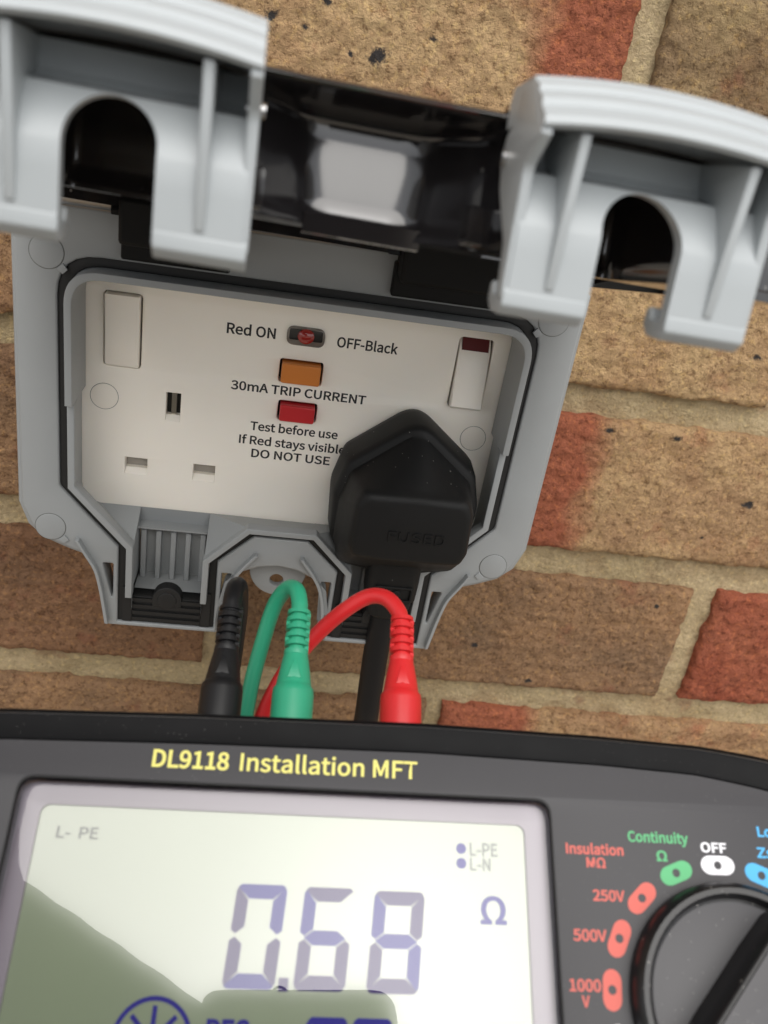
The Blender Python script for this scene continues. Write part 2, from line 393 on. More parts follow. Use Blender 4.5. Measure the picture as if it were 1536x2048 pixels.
# paving below, out of the picture: it throws light back up at the wall
gm = mat('paving', (.28, .25, .21), .9, grain=.6, gscale=300, gdist=.001, var=.15, vscale=6)
gr = finish('ground', box(-40000, 40000, -60000, WY + 30, -860, -820), gm, None, 0); gr['kind'] = 'structure'

# ------------------------------------------------------------------ outdoor socket box
FY = -14.0                                     # front of the flange
sb = empty('socket_box', (0, WY, 0)); sbl = sb.location.copy()
tag(sb, 'grey weatherproof twin socket box with dark lid raised on the brick wall', 'socket box')
def P(o, parent=None):                          # child that keeps its world coordinates
    o.parent = parent or sb; o.matrix_parent_inverse = (parent or sb).matrix_world.inverted() if parent else Matrix.Translation(-sbl); return o
half = [(0, 59.5), (76, 59.5), (82.4, 54), (82.6, -34), (80, -41), (75.5, -45.5), (69, -48.3), (63.4, -50.2), (60.5, -54.5), (58.6, -61), (57.4, -68), (55.6, -78),
        (19, -78), (18.2, -65), (16.6, -57), (12.5, -52.3), (6.5, -49.6), (0, -48.6)]
outer = mirror(half)
gout = [(-71, 33), (-71, -26.5), (-52.6, -46.8), (-52.6, -76.4), (-20, -76.4), (-20.3, -49), (-9.0, -38.2), (9.0, -38.2), (20.3, -49), (20, -76.4), (52.6, -76.4), (52.6, -46.8), (71, -26.5), (71, 46.5), (-71, 46.5)]
gout = fillet(gout[1:], [3, 1, .5, .5, 1, 1, 1, 1, .5, .5, 1, 3, 12, 12])
def tri(x): return fillet([(x * -57.6, -53.4), (x * -54.2, -53.4), (x * -54.2, -69)][::1], .5, 3)
slots = [tri(1), tri(-1)] + [fillet([(sx * 18.6, -53.4), (sx * 15.2, -53.4), (sx * 18.4, -68)], .4, 3) for sx in (1, -1)]
P(finish('flange', curve_mesh([outer, gout] + slots, FY, FY + 4.5, XZ, .7), GREY))
# bevelled skirt round the flange and the back box that meets the wall
sk = mirror([(0, 60.3), (76.5, 60.3), (83.6, 54.5), (84.2, -34), (81.4, -42), (76.5, -46.8), (69.5, -49.8), (64, -51.7), (61.4, -56), (59.6, -62), (58.4, -68), (56.6, -79),
             (18, -79), (17.2, -65), (15.7, -58), (12, -53.3), (6.2, -50.6), (0, -49.6)])
ins = [(x * .985, z * .985) for x, z in sk]
P(finish('skirt', curve_mesh([sk, [(x * .95, z * .94) for x, z in sk]], FY + 1.6, FY + 9, XZ, .8), GREY))
bb = rrect(-80, 80, -44, 47, 10)
P(finish('back_box', curve_mesh([bb, rrect(-74.5, 74.5, -43.5, 44, 4)], FY + 9, WY, XZ, 0), GREY))
# gasket in its groove
gin = [(-68, -25.4), (-49.8, -45.6), (-49.8, -65), (-49.8, -66), (-22.8, -66), (-22.8, -48.2), (-10.4, -35.6), (10.4, -35.6), (22.8, -48.2), (22.8, -66), (49.8, -66), (49.8, -65), (49.8, -45.6), (68, -25.4), (68, 43.8), (-68, 43.8)]
ginf = fillet(gin, [2, 1, 0, 0, 0, 1, 1, 1, 1, 0, 0, 0, 1, 2, 10, 10])
P(finish('gasket', curve_mesh([gout, ginf], FY + 1.0, FY + 4, XZ, .3), RUBBER))
# upstand lip = wall of the recess (upper half stands further forward)
lo = [(-67.9, -25.4), (-49.7, -45.6), (-49.7, -64.5), (-47.6, -64.5), (-47.6, -44.8), (-65.8, -24.6), (-65.8, 3), (-67.9, 3)]
P(finish('lip', curve_mesh([lo], -17, -12.5, XZ, .25), GREY)); P(finish('lip', curve_mesh([[(-x, z) for x, z in lo]], -17, -12.5, XZ, .25), GREY))
cl = [(-22.9, -64.5), (-22.9, -48.2), (-10.5, -35.6), (10.5, -35.6), (22.9, -48.2), (22.9, -64.5), (24.9, -64.5), (24.9, -47.4), (11.3, -33.7), (-11.3, -33.7), (-24.9, -47.4), (-24.9, -64.5)]
P(finish('lip', curve_mesh([cl], -17, -12.5, XZ, .25), GREY))
ro = fillet([(-67.9, 3.2), (67.9, 3.2), (67.9, 43.7), (-67.9, 43.7)], [0, 0, 10, 10], 10); ri = fillet([(-65.8, 3.2), (65.8, 3.2), (65.8, 41.6), (-65.8, 41.6)], [0, 0, 8.5, 8.5], 10)
nq = len(ro)
# open arch: outer run then inner run back
arch = [p for p in ro[1:]] + [ro[0]]
arch_o = ro[1:] + [ro[0]]; arch_i = ri[1:] + [ri[0]]
P(finish('lip', curve_mesh([arch_o + arch_i[::-1]], -19.8, -1, XZ, .25), GREY))
# recess floor: from the socket's bottom edge out to the lip, and the two cable channels
fl = []
def quad(a, b, c, d): fl.append((a, b, c, d))
for sx in (-1, 1):
    A = lambda x, y, z: (sx * x, y, z)
    quad(A(66, -14, 4), A(67.2, -.12, 4), A(67.2, -.12, -31), A(66, -14, -25))              # side wall of the recess
    quad(A(66, -14, -25), A(67.2, -.12, -31), A(66.4, -.12, -35), A(57, -14, -35.2))          # corner, rounded towards the socket
    quad(A(57, -14, -35.2), A(66.4, -.12, -35), A(64.2, -.12, -37.4), A(53, -14, -39.8))
    quad(A(53, -14, -39.8), A(64.2, -.12, -37.4), A(61, -.12, -38.3), A(47.8, -14, -45.5))
    quad(A(47.8, -14, -45.5), A(61, -.12, -38.3), A(54, -.12, -38.3), A(47.8, -.12, -38.3))
    quad(A(47.8, -.12, -38.3), A(24.6, -.12, -38.3), A(24.6, 1.0, -48), A(47.8, 1.0, -48))    # step below the socket plate
    quad(A(47.8, 1.0, -48), A(24.6, 1.0, -48), A(24.6, 1.0, -70), A(47.8, 1.0, -70))          # channel back
    quad(A(47.8, -.12, -38.3), A(47.8, 1.5, -70), A(47.8, -15, -70), A(47.8, -14, -45.5))     # channel sides
    quad(A(24.6, -.12, -38.3), A(24.6, 1.5, -70), A(24.6, -15, -70), A(24.6, -15, -47.4))
    quad(A(47.8, 1.5, -64.6), A(24.6, 1.5, -64.6), A(24.6, -10, -64.6), A(47.8, -10, -64.6))  # channel floor
    quad(A(11.2, -15, -34.2), A(11.2, -.12, -38.3), A(24.6, -.12, -38.3), A(24.6, -15, -47.4))
quad((-11.2, -15, -34.2), (11.2, -15, -34.2), (11.2, -.12, -38.4), (-11.2, -.12, -38.4))
P(finish('recess_floor', mesh([p for q in fl for p in q], [tuple(range(i * 4, i * 4 + 4)) for i in range(len(fl))]), GREY, None, 0))
for sx in (-1, 1):
    for i in range(5):
        x = sx * 36.2 + (i - 2) * 5.0
        P(finish('channel_rib', box(x - .9, x + .9, -3.0, 1.4, -64.7, -45.6), GREY, None, 30, .3))
    # grommet: rubber block with slits and a round boss
    gx0, gx1 = sorted((sx * 21.5, sx * 51))
    g = [box(gx0, gx1, -12.6, 4, -76.3, -65.6)] + [box(gx0 + 3, gx1 - 3, -13.7, -12, -75.6 + i * 2.6, -74.2 + i * 2.6) for i in range(4)]
    g += [box(gx0, gx0 + 3.2, -13.7, 4, -76, -62.4), box(gx1 - 3.2, gx1, -13.7, 4, -76, -62.4)]
    g.append(curve_mesh([[(sx * 36.2 + 4.9 * math.cos(a), -66.2 + 4.9 * math.sin(a)) for a in [math.pi * q / 14 for q in range(15)]] + [(sx * 36.2 - 4.9, -69), (sx * 36.2 + 4.9, -69)]], -13.9, -9.5, XZ, .4))
    g.append(curve_mesh([circle(sx * 36.2, -66.4, 3.2, 24)], -14.2, -9.5, XZ, .3))
    P(finish('cable_grommet', join_mesh(g), RUBBER, None, 30))
    # raised fins on the ears
    for pts in ([(65.4, -44.4), (62.6, -49.6), (59.6, -55), (58, -61.5), (56.8, -69), (55.8, -76)], [(7.6, -44), (11.5, -49.2), (14.6, -54.5), (16.4, -61), (17.4, -69), (17.6, -75)]):
        c = [V(x, z, 0) for x, z in pts]; c = spline(c, 4); wd = .55
        le = [(p.x + wd, p.y + .1) for p in c]; ri_ = [(p.x - wd, p.y - .1) for p in c]
        P(finish('fin', curve_mesh([[(sx * x, z) for x, z in le + ri_[::-1]]], FY - 2.6, FY + .3, XZ, .2), GREY))
# snap-off corner covers on the flange
for cx, cz, a in ((-73.6, 46.4, -45), (73.6, 46.2, 225), (-74, -41.3, -45), (73.4, -40.8, 225)):
    a = math.radians(a)
    P(finish('cover_ring', curve_mesh([circle(cx, cz, 4.86, 40), circle(cx, cz, 4.7, 40)], FY - .03, FY + .2, XZ, 0), GROOVE))
    P(finish('cover_disc', curve_mesh([circle(cx, cz, 4.68, 40)], FY - .25, FY + .5, XZ, .15), GREY))
    q = V(cx + 6.2 * math.cos(a), cz + 6.2 * math.sin(a), 0); t = V(math.cos(a), math.sin(a), 0); s_ = V(-t.y, t.x, 0)
    P(finish('pry_notch', curve_mesh([[tuple((q + t * u + s_ * v_).xy) for u, v_ in ((-1.2, -1.3), (.9, -1.0), (.9, 1.0), (-1.2, 1.3))]], FY - .5, FY + .3, XZ, .15), GREY))
# lower fixing lug seen through the arch
P(finish('fixing_lug', curve_mesh([[(-9.5, -46), (10.3, -46)] + [(.4 + 9.9 * math.cos(a), -55 - 10.4 * math.sin(a)) for a in [math.pi * q / 16 for q in range(17)]], circle(.2, -59.2, 2.4, 24)], -6, -3, XZ, .4), GREY))

# ---- socket faceplate
E0 = 38.8; PZ = -22.7
def slot(x0, x1, z0, z1): return [(x0, z0), (x1, z0), (x1, z1), (x0, z1)]
holes = []
for sx in (-1, 1):
    holes += [slot(sx * E0 - 2.3, sx * E0 + 2.3, PZ + 22.2 - 5.4, PZ + 22.2 + 4.2)]
    for dx in (-11.1, 11.1): holes.append(slot(sx * E0 + dx - 3.6, sx * E0 + dx + 3.6, PZ - 3.6, PZ + 2.2))
    holes.append(rrect(sx * 55 - 5.7, sx * 55 + 5.7, 10.4, 34, 1.5))
holes += [rrect(-6.4, 7.4, 11.9, 19.6, 1), rrect(-5.6, 7.1, -1.1, 5.6, 1)]
face = P(finish('faceplate', curve_mesh([rrect(-73, 73, -39.2, 43, 3)] + holes, 0, 4, XZ, .35), WHITE))
def F(o): return P(o, face)
for sx in (-1, 1):
    for dx in (-11.1, 11.1):
        F(finish('pin_shutter', box(sx * E0 + dx - 4.5, sx * E0 + dx + 4.5, 4.1, 4.6, PZ - 4, PZ + 3), SHUT, None, 0))
        # chamfer under each slot
        xx = sx * E0 + dx
        F(finish('slot_chamfer', mesh([(xx - 3.58, .15, PZ - 3.7), (xx + 3.58, .15, PZ - 3.7), (xx + 3.58, 1.9, PZ - 2.0), (xx - 3.58, 1.9, PZ - 2.0), (xx - 3.58, 3.9, PZ - 2.0), (xx + 3.58, 3.9, PZ - 2.0)],
                 [(0, 1, 2, 3), (3, 2, 5, 4)]), WHITE, None, 0))
    xx = sx * E0; zz = PZ + 22.2
    F(finish('earth_contact', box(xx - .8, xx + .8, 2.5, 4, zz - 4, zz + 4.6), BRASS, None, 0))
    F(finish('slot_well', box(xx - 3, xx + 3, 4.1, 12, zz - 5, zz + 5), GAPM, None, 0))
    F(finish('slot_chamfer', mesh([(xx - 2.28, .15, zz - 5.45), (xx + 2.28, .15, zz - 5.45), (xx + 2.28, 1.8, zz - 3.9), (xx - 2.28, 1.8, zz - 3.9), (xx - 2.28, 3.9, zz - 3.9), (xx + 2.28, 3.9, zz - 3.9)],
             [(0, 1, 2, 3), (3, 2, 5, 4)]), WHITE, None, 0))
    # rocker switch: left one off (top out), right one on (top pressed in, red flag showing)
    cx = sx * 55
    prof = [(-2.6, 33.6), (-1.6, 22), (-1.4, 12), (-.6, 10.8), (3.5, 10.7), (3.5, 33.7)] if sx < 0 else [(3.2, 33.6), (.2, 29.6), (-1.2, 22), (-3.2, 11.6), (-2.4, 10.8), (3.5, 10.7), (3.6, 33.7)]
    rk = F(finish('rocker_switch', curve_mesh([prof], cx - 5.2, cx + 5.2, lambda a, b, h: (h, a, b), .45), WHITE, None, 40))
    F(finish('rocker_gap', box(cx - 5.9, cx + 5.9, 3.6, 3.9, 10, 34.4), GAPM, None, 0))
    if sx > 0: F(finish('on_flag', mesh([(cx - 4.4, -.1 + .9, 29.9), (cx + 4.4, -.1 + .9, 29.9), (cx + 4.4, 2.9, 33.5), (cx - 4.4, 2.9, 33.5), (cx - 4.4, .2, 29.75), (cx + 4.4, .2, 29.75), (cx + 4.4, 2.2, 33.9), (cx - 4.4, 2.2, 33.9)],
                 [(0, 1, 2, 3), (4, 5, 6, 7), (0, 1, 5, 4), (1, 2, 6, 5), (2, 3, 7, 6), (3, 0, 4, 7)]), REDW, None, 0))
    # screw covers
    F(finish('cover_ring', curve_mesh([circle(sx * 60.3, 0, 4.42, 40), circle(sx * 60.3, 0, 4.28, 40)], -.03, .2, XZ, 0), GROOVE))
    F(finish('screw_cover', curve_mesh([circle(sx * 60.3, 0, 4.27, 40)], -.15, .4, XZ, .12), WHITE))
F(finish('reset_button', curve_mesh([rrect(-5.7, 6.7, 12.3, 18.9, .8)], -2.6, 3, XZ, .5), ORANGE))
F(finish('test_button', curve_mesh([rrect(-4.9, 6.4, -.7, 4.9, .8)], -2.6, 3, XZ, .5), REDB))
F(finish('button_gap', box(-7, 8, 3.6, 3.9, 11, 20.4), GAPM, None, 0)); F(finish('button_gap', box(-6.4, 8, 3.6, 3.9, -2, 6.4), GAPM, None, 0))
win = F(finish('indicator_window', curve_mesh([rrect(-5.2, 6.8, 24.6, 30.6, 2.4)], -.9, .6, XZ, .35), CLEARM))
P(finish('flag_red', loft([[(.8 + f * 2.7 * math.cos(q), -.85 - 1.3 * h, 27.8 + f * 2.5 * math.sin(q)) for q in [2 * math.pi * k_ / 24 for k_ in range(24)]] for f, h in ((1, 0), (.92, .4), (.75, .66), (.5, .87), (.2, .98))]), mat('red_flag', (.30, .02, .015), .12, coat=.5)), face)
P(finish('flag_black', curve_mesh([rrect(-4.4, 6.0, 26.4, 29.9, .6)], -1.0, -.5, XZ, .05), mat('flag_black', (.02, .019, .018), .15)), face)
for s, x0, x1, z, c in (('Red ON', -23.7, -8.6, 25.6, 3.3), ('OFF-Black', 10.7, 30.2, 25.6, 3.25), ('30mA TRIP CURRENT', -21.1, 22.5, 7.5, 2.95), ('Test before use', -13.8, 15.0, -5.8, 2.95),
                        ('If Red stays visible', -17.1, 18.2, -10.9, 2.95), ('DO NOT USE', -12.7, 13.6, -15.5, 2.95)):
    F(finish('printed_text', text_mesh(s, x0, x1, z, c, XZ, -.03, .009), INK, None, 0))

# ---- raised lid (part) with its latch clips; local frame: a across, l from the hinge outwards, k up from the rim
HNG = V(0, -16, 60); D = V(0, -.979, .206).normalized(); Wv = V(0, .206, .979).normalized()
skew, roll = .036, -.026
def LID(a, l, k):
    kk = k + a * roll
    return HNG + V(1, 0, 0) * (a + l * skew) + D * l + Wv * kk
LM = lambda a, b, h: tuple(LID(a, b, h))        # profile in the lid plane, extruded along k
lh_in = [(0, 82), (6, 82.5), (12, 81), (16, 82.5), (20, 81), (24, 82.5), (50, 81), (54, 82.5), (58, 81), (64, 82.5), (72, 79), (77.5, 74), (77.5, 4.4)]
def lidring(hp, k, grow=0, rad=(0, 14, 12, .8, .8, 3, 3, .8, 1.5, 3, 6, 6, 3)):
    full = [(x, l) for x, l in hp] + [(-x, l) for x, l in reversed(hp[1:])]
    rr = list(rad) + list(reversed(rad[1:]))
    return [tuple(LID(x * (1 + grow), l * (1 + grow * .5), k)) for x, l in fillet(full, rr, 10)]
def lk(k, push=0.0):      # outline of the outer wall: pocket between the two cable exits, open exits, rounded ears
    t = k / 20; f = push
    return [(0, 97 - 1.6 * t + 13.6 * f), (8.4 + 2.4 * t, 97 - 1.6 * t + 13.6 * f), (20.5, 107.5 + 5.5 * f), (20.5, 119), (23, 119), (23, 86), (51.6, 86), (51.6, 119), (54.5, 119), (57.5, 111.5), (75, 105), (80.5, 96), (80.5, 2)]
rings = [lidring(lh_in, 16.5, -.03), lidring(lh_in, 0), lidring(lk(0), 0, .006), lidring(lk(1.6), 1.6, .006), lidring(lk(1.9), 1.9)]
rings += [lidring(lk(kq, f_), kq, -.010 * (kq / 20) ** 2) for kq, f_ in ((5, 0), (8, 0), (11, 0), (14, 0), (16.5, .01), (17.4, .04), (18, .10), (18.4, .2), (18.7, .36), (18.95, .56), (19.15, .8), (19.35, 1.05), (19.55, 1.25), (19.8, 1.36), (20.1, 1.4))]
rings += [lidring(lk(20.5, 1.4), 20.5, -.014), lidring(lk(20.8, 1.4), 20.8, -.024), lidring(lk(21.0, 1.4), 21.0, -.07)]
lid = P(finish('lid', loft(rings), LIDM, None, 45))
lid['label'] = 'glossy dark lid swung up on its hinge'
def LP(o): return P(o, lid)
LP(finish('rim_ledge', loft([[tuple(LID(a, l, kq)) for l, kq in ((96.2, 2.3), (98.8, 2.3), (99.1, 2.0), (98.5, -1.2), (96.2, -1.4))] for a in (-9.4, -9.2, -3, 3, 11, 11.2)]), LIDM, None, 30))
for sx in (-1, 1):
    LP(finish('catch_tab', curve_mesh([[(sx * 16.6, 102), (sx * 20.4, 102), (sx * 20.4, 110.5), (sx * 16.6, 110.5)]], .6, 7.0, LM, .7), LIDM))
    h0, h1 = sorted((sx * 22.4, sx * 52.4))
    LP(finish('exit_hood', curve_mesh([[(h0, 84), (h1, 84), (h1, 118.4), (h0, 118.4)]], 15.8, 20.2, LM, .4), LIDM))
    # hinge: bracket on the flange, knuckle on the lid
    x0, x1 = sorted((sx * 23, sx * 53))
    P(finish('hinge_bracket', box(x0, x1, -17.5, FY + 1, 47.8, 57.5), HINGE, None, 30, .6))
    P(finish('hinge_knuckle', box(x0 + .8, x1 - .8, -27, -12.5, 53.6, 66), HINGE, None, 30, 1.2))
for sx in (-1, 1): P(finish('hinge_rod', tube([V(sx * 20.5, -17.5, 61), V(sx * 55.5, -17.5, 61)], 1.5, 12), HINGE))
# latch clip profile: (l,k) sections swept across a
def make_clip(c):
    parts = []
    # arch plate with its bend
    ah, top, bot = 6.15, 4.6, -7.2
    out = [(-18.3, bot), (-ah, bot), (-ah, top)] + [(ah * -math.cos(t), top + ah * 1.02 * math.sin(t)) for t in [math.pi * q / 18 for q in range(1, 18)]] + [(ah, top), (ah, bot), (18.3, bot), (18.3, 17.5), (-18.3, 17.5)]
    me = curve_mesh([out], -1.5, .9, XY, .0)
    bm = bmesh.new(); bm.from_mesh(me)
    for kk in (-5, 0, 3.4, 4.6, 8, 11, 12.4, 13.6):
        bmesh.ops.bisect_plane(bm, geom=bm.verts[:] + bm.edges[:] + bm.faces[:], plane_co=(0, kk * S, 0), plane_no=(0, 1, 0))
    def lf(kq):
        pts = [(-8, 130.4), (3.4, 131), (4.6, 130.7), (11, 127.4), (12.4, 121.4), (13.6, 120.6), (18, 120.0)]
        for (a, b), (a2, b2) in zip(pts, pts[1:]):
            if kq <= a2: return b + (b2 - b) * (kq - a) / (a2 - a)
        return pts[-1][1]
    for v in bm.verts:
        x, y, z = v.co / S; v.co = LID(c + x, lf(y) + z, y) * S
    bmesh.ops.recalc_face_normals(bm, faces=bm.faces); bm.to_mesh(me); bm.free(); parts.append(me)
    def sweep(prof, a0, a1, bev=.3, n=1, bow=0.0):
        if n == 1: return curve_mesh([prof], c + a0, c + a1, lambda l, kq, h: tuple(LID(h, l, kq)), bev)
        rg = []
        for i in range(n + 1):
            a = a0 + (a1 - a0) * i / n; u = 2 * i / n - 1
            rg.append([tuple(LID(c + a, l, kq + bow * (1 - u * u))) for l, kq in prof])
        return loft(rg)
    # ribbed cap that leans forward over the arch
    cap = fillet([(137.3, 15.4), (138.3, 15.9), (137.9, 17.0), (135.7, 18.5), (135.5, 19.5), (133.3, 20.7), (133.1, 21.6), (130.8, 22.3), (130.4, 23.0), (120.4, 23.0), (119.2, 20.8), (119.4, 17.4), (127, 18.0), (133.6, 17.2)], .18, 2)
    parts.append(sweep(cap, -19.0, 19.0, n=24, bow=1.5))
    ear = fillet([(131, 22.4), (138, 14.9), (132.2, 11.2), (131.6, 2), (131.2, -6.6), (128.6, -6.6), (127.6, 1), (121, 8.6), (119.3, 12.6), (120.4, 16.4), (124, 18.2), (125, 22.4)], [1, .6, 2.5, 2, .5, .5, 2, 2, 2, 2, 1, 1], 5)
    for s in (-1, 1):
        parts.append(sweep(ear, s * 18.3 - .8, s * 18.3 + .8, .3))
        parts.append(sweep(fillet([(131, -4.6), (131.9, -4.6), (133.6, 4.5), (136.2, 16), (120.4, 17.8), (121, 12.8), (127, 11.2), (130.6, 4.2)], .3, 2), s * 12.3 - .75, s * 12.3 + .75, .35))
        # hooked foot
        ft = fillet([(131.5, -5), (131.5, -7.6), (129.6, -9.0), (125.4, -8.6), (123.6, -7.2), (123.9, -4.6), (125.4, -4.2), (126, -6.0), (129.2, -6.2), (129.8, -5)], .7, 4)
        a0, a1 = sorted((s * 6.2, s * 18.9)); parts.append(sweep(ft, a0, a1, .3))
    # raised grip pad on the cap
    parts.append(sweep(fillet([(133.6, 19.9), (131.6, 22.3), (128, 23.8), (125.5, 23.6), (126, 22), (130, 21)], .3, 2), -9, 9, n=10, bow=.9))
    return join_mesh(parts)
for sx, lab in ((-1, None), (1, None)):
    LP(finish('latch_clip', make_clip(sx * 37.2), GREY2, None, 24))
    for s in (-1, 1):
        p = sx * 37.2 + s * 18.4
        LP(finish('clip_pin', tube([LID(p - 1.4, 121.8, 13.2), LID(p + 1.4, 121.8, 13.2)], 1.1, 16), mat('pin_steel', (.5, .5, .5), .25, metal=1), None, 40))

# ------------------------------------------------------------------ black mains plug with its flex
PX = 38.8
plug = empty('mains_plug', (PX, 0, -20)); plug_l = plug.location.copy()
tag(plug, 'black three-pin mains plug with thick black flex in the right-hand socket', 'plug')
def PP(o): o.parent = plug; o.matrix_parent_inverse = Matrix.Translation(-plug_l); return o
def pl(half, y, r):
    full = half + [(-x, z) for x, z in reversed(half) if x > 0]
    rr = r + [q for (x, z), q in reversed(list(zip(half, r))) if x > 0]
    lp = fillet(full, rr, 8); 
    # start at the top centre
    return [(PX + p.x, y, p.y) for p in resample(lp, 120)]
base = [(0, 11.2), (21.5, -6), (24.6, -18), (23.6, -34), (18.6, -44), (10, -46)]; rb = [9, 5, 5, 6, 4, 2]
def ring(f, y, dz=0, half_=base, rad=rb):
    return pl([(x * f, -18 + (z + 18) * f + dz) for x, z in half_], y, [q * f for q in rad])
mid = [(0, 7.2), (19.4, -8.6), (22.2, -19), (22.2, -33), (19.6, -42), (10, -43)]
fro = [(0, -6.6), (16.4, -7.0), (18.6, -12), (19.2, -26), (17.6, -30.5), (9, -31)]
fro2 = [(0, -8.8), (15.2, -9.2), (17.0, -12.9), (17.6, -25.2), (16.0, -28.6), (8.4, -29.2)]
def lerp_half(h0, h1, t): return [(a[0] + (b[0] - a[0]) * t, a[1] + (b[1] - a[1]) * t) for a, b in zip(h0, h1)]
rg = [ring(.95, -.4), ring(.985, -1.6), ring(1, -5), ring(.985, -14), ring(.965, -16.2), ring(.93, -17.2), pl(mid, -17.6, [6, 4, 4, 4, 4, 2]), pl(lerp_half(mid, fro, .06), -19, [6, 4, 4, 4, 4, 2]),
      pl(lerp_half(mid, fro, .5), -25.5, [4.5, 3.5, 3, 3, 3, 2]), pl(lerp_half(mid, fro, .93), -32, [3, 3, 2.5, 2.5, 2.5, 2]), pl(lerp_half(fro, fro2, .12), -33.4, [3, 3, 2.5, 2.5, 2.5, 2]), pl(lerp_half(fro, fro2, .33), -34.35, [3, 3, 2.5, 2.5, 2.5, 2]), pl(lerp_half(fro, fro2, .62), -35.0, [3, 3, 2.5, 2.5, 2.5, 2]), pl(fro2, -35.4, [3, 3, 2.5, 2.5, 2.5, 2]), pl([(x * .93, -19 + (z + 19) * .93) for x, z in fro2], -35.55, [3, 3, 2.5, 2.5, 2.5, 2])]
PP(finish('body', loft(rg), PLUGM, None, 50))
PP(finish('embossed_text', text_mesh('FUSED', 31.6, 49.6, -22.6, 3.4, XZ, -35.6, 0.0, .35), PLUGM, None, 0))
PP(finish('cord_grip', loft([[tuple(V(PX + x, y + (z + 40) * .0, z)) for x, y in [(9 * f * cx_, -15 + 8.5 * f * cy_) for cx_, cy_ in [(math.copysign(abs(math.cos(t)) ** .5, math.cos(t)), math.copysign(abs(math.sin(t)) ** .5, math.sin(t))) for t in [2 * math.pi * q / 32 for q in range(32)]]]] for z, f in ((-38, 1.0), (-47, 1), (-53.4, .97), (-53.8, .86), (-60, .82), (-62, .6))]), PLUGM, None, 40))
PP(finish('grip_recess', curve_mesh([rrect(PX - 6.6, PX + 6.6, -52.4, -46.6, 1), rrect(PX - 5.8, PX + 5.8, -51.7, -47.3, .6)], -24, -22.8, XZ, .2), PLUGM))
PP(finish('grip_screw', curve_mesh([circle(PX + 1, -49.4, 1.5, 20)], -24.1, -22.8, XZ, .3), PLUGM))
fx = spline([V(PX, -15, -56), V(PX - .2, -14.5, -66), V(PX - .2, -13, -80), V(PX + .4, -11.5, -96), V(PX + 1.6, -8, -118), V(PX + 3, 5, -150), V(PX + 8, 14, -190), V(PX + 10, 18, -240), V(PX + 10, 18, -300)], 8)
PP(finish('flex', tube(fx, 4.6, 24), CABLEM, None, 60))

# ------------------------------------------------------------------ tester (meter frame: a right, b up its face, c out of its face)
MO = V(21.7, -152.6, -25.0)
nc = V(.118, .544, 1).normalized(); uc = V(.054, 1.828, -1).normalized(); uc = (uc - nc * nc.dot(uc)).normalized(); hc = uc.cross(nc)
c2w = Matrix((CR, CU, CB)).transposed()
MN, MU, MH = c2w @ nc, c2w @ uc, c2w @ hc
def pix(u, v, d): return CAM + d * (c2w @ V((u - 768) / FPX, -(v - 1024) / FPX, -1))
MO = pix(768, 1700, 168.0)
mm = Matrix((MH, MU, MN)).transposed().to_4x4(); mm.translation = MO * S
met = empty('multifunction_tester', mat=mm)
tag(met, 'black handheld electrical tester with large display and rotary dial below the socket', 'tester')
def T(o, parent=None): o.parent = parent or met; return o
def mout(g=0):
    P_ = [(-112 - g, -60), (-104 - g, -78 - g), (80 + g, -78 - g), (101 + g, -60), (101 + g, 0), (98 + g, 11.5 + g * .6), (91 + g, 18.9 + g * .8), (81 + g * .8, 22.0 + g), (67 + g * .4, 23.8 + g), (44.6, 24.8 + g), (8, 25.5 + g),
          (-38, 25 + g), (-77, 24 + g), (-95 - g, 22.4 + g), (-105 - g, 17 + g), (-111 - g, 4)]
    return fillet(P_, [10, 16, 16, 10, 14, 10, 10, 14, 40, 60, 80, 80, 60, 20, 14, 14], 6)
NR = 160
def mr(g, c): return [(p.x, p.y, c) for p in resample(mout(g), NR)]
body = [mr(-6, -46), mr(-1, -44), mr(0, -38), mr(.1, -4), mr(-.3, -1.6), mr(-.8, -.9), mr(-1.3, -.8), mr(-1.5, .1), mr(-1.7, .35), mr(-2.0, .35), mr(-6.0, .05), mr(-6.5, -.2), mr(-6.6, -1.5)]
case = T(finish('case', loft(body, True, False), MFRAME, None, 50))
rd = [mr(-1.55, .2), mr(-1.55, .5), mr(-1.7, .62), mr(-1.85, .5), mr(-1.85, .2)]
T(finish('highlight_bead', loft(rd, False, False), mat('bead_gloss', (.03, .03, .032), .22, spec=.8), None, 60))  # paler glossy bead added to draw the highlight line along the edge
WIN = rrect(-70.2, 33.2, -62, 10.9, 3.2)
T(finish('face_panel', curve_mesh([[(p.x, p.y) for p in resample(mout(-6.7), NR)], WIN], -3, -.25, XY, .1), MFACE))
T(finish('window_seam', curve_mesh([rrect(-70.15, 33.15, -61.95, 10.85, 3.2), rrect(-69.85, 32.85, -61.65, 10.55, 3.0)], -3, -.1, XY, .05), MLINE))
T(finish('display_border', curve_mesh([rrect(-69.8, 32.8, -61.6, 10.5, 3), rrect(-65.6, 28.2, -57, 6.1, 2)], -4.0, -2.6, XY, .1), LCDB))
lcd = T(finish('display', curve_mesh([rrect(-66.5, 29, -58, 7, 1)], -5, -3.2, XY, 0), LCD))
def pr_(g, c): return [(p.x, p.y, c) for p in resample(rrect(-69.8 + g, 32.8 - g, -61.6 + g, 10.5 - g, max(.6, 3.2 - g * .5)), 200)]
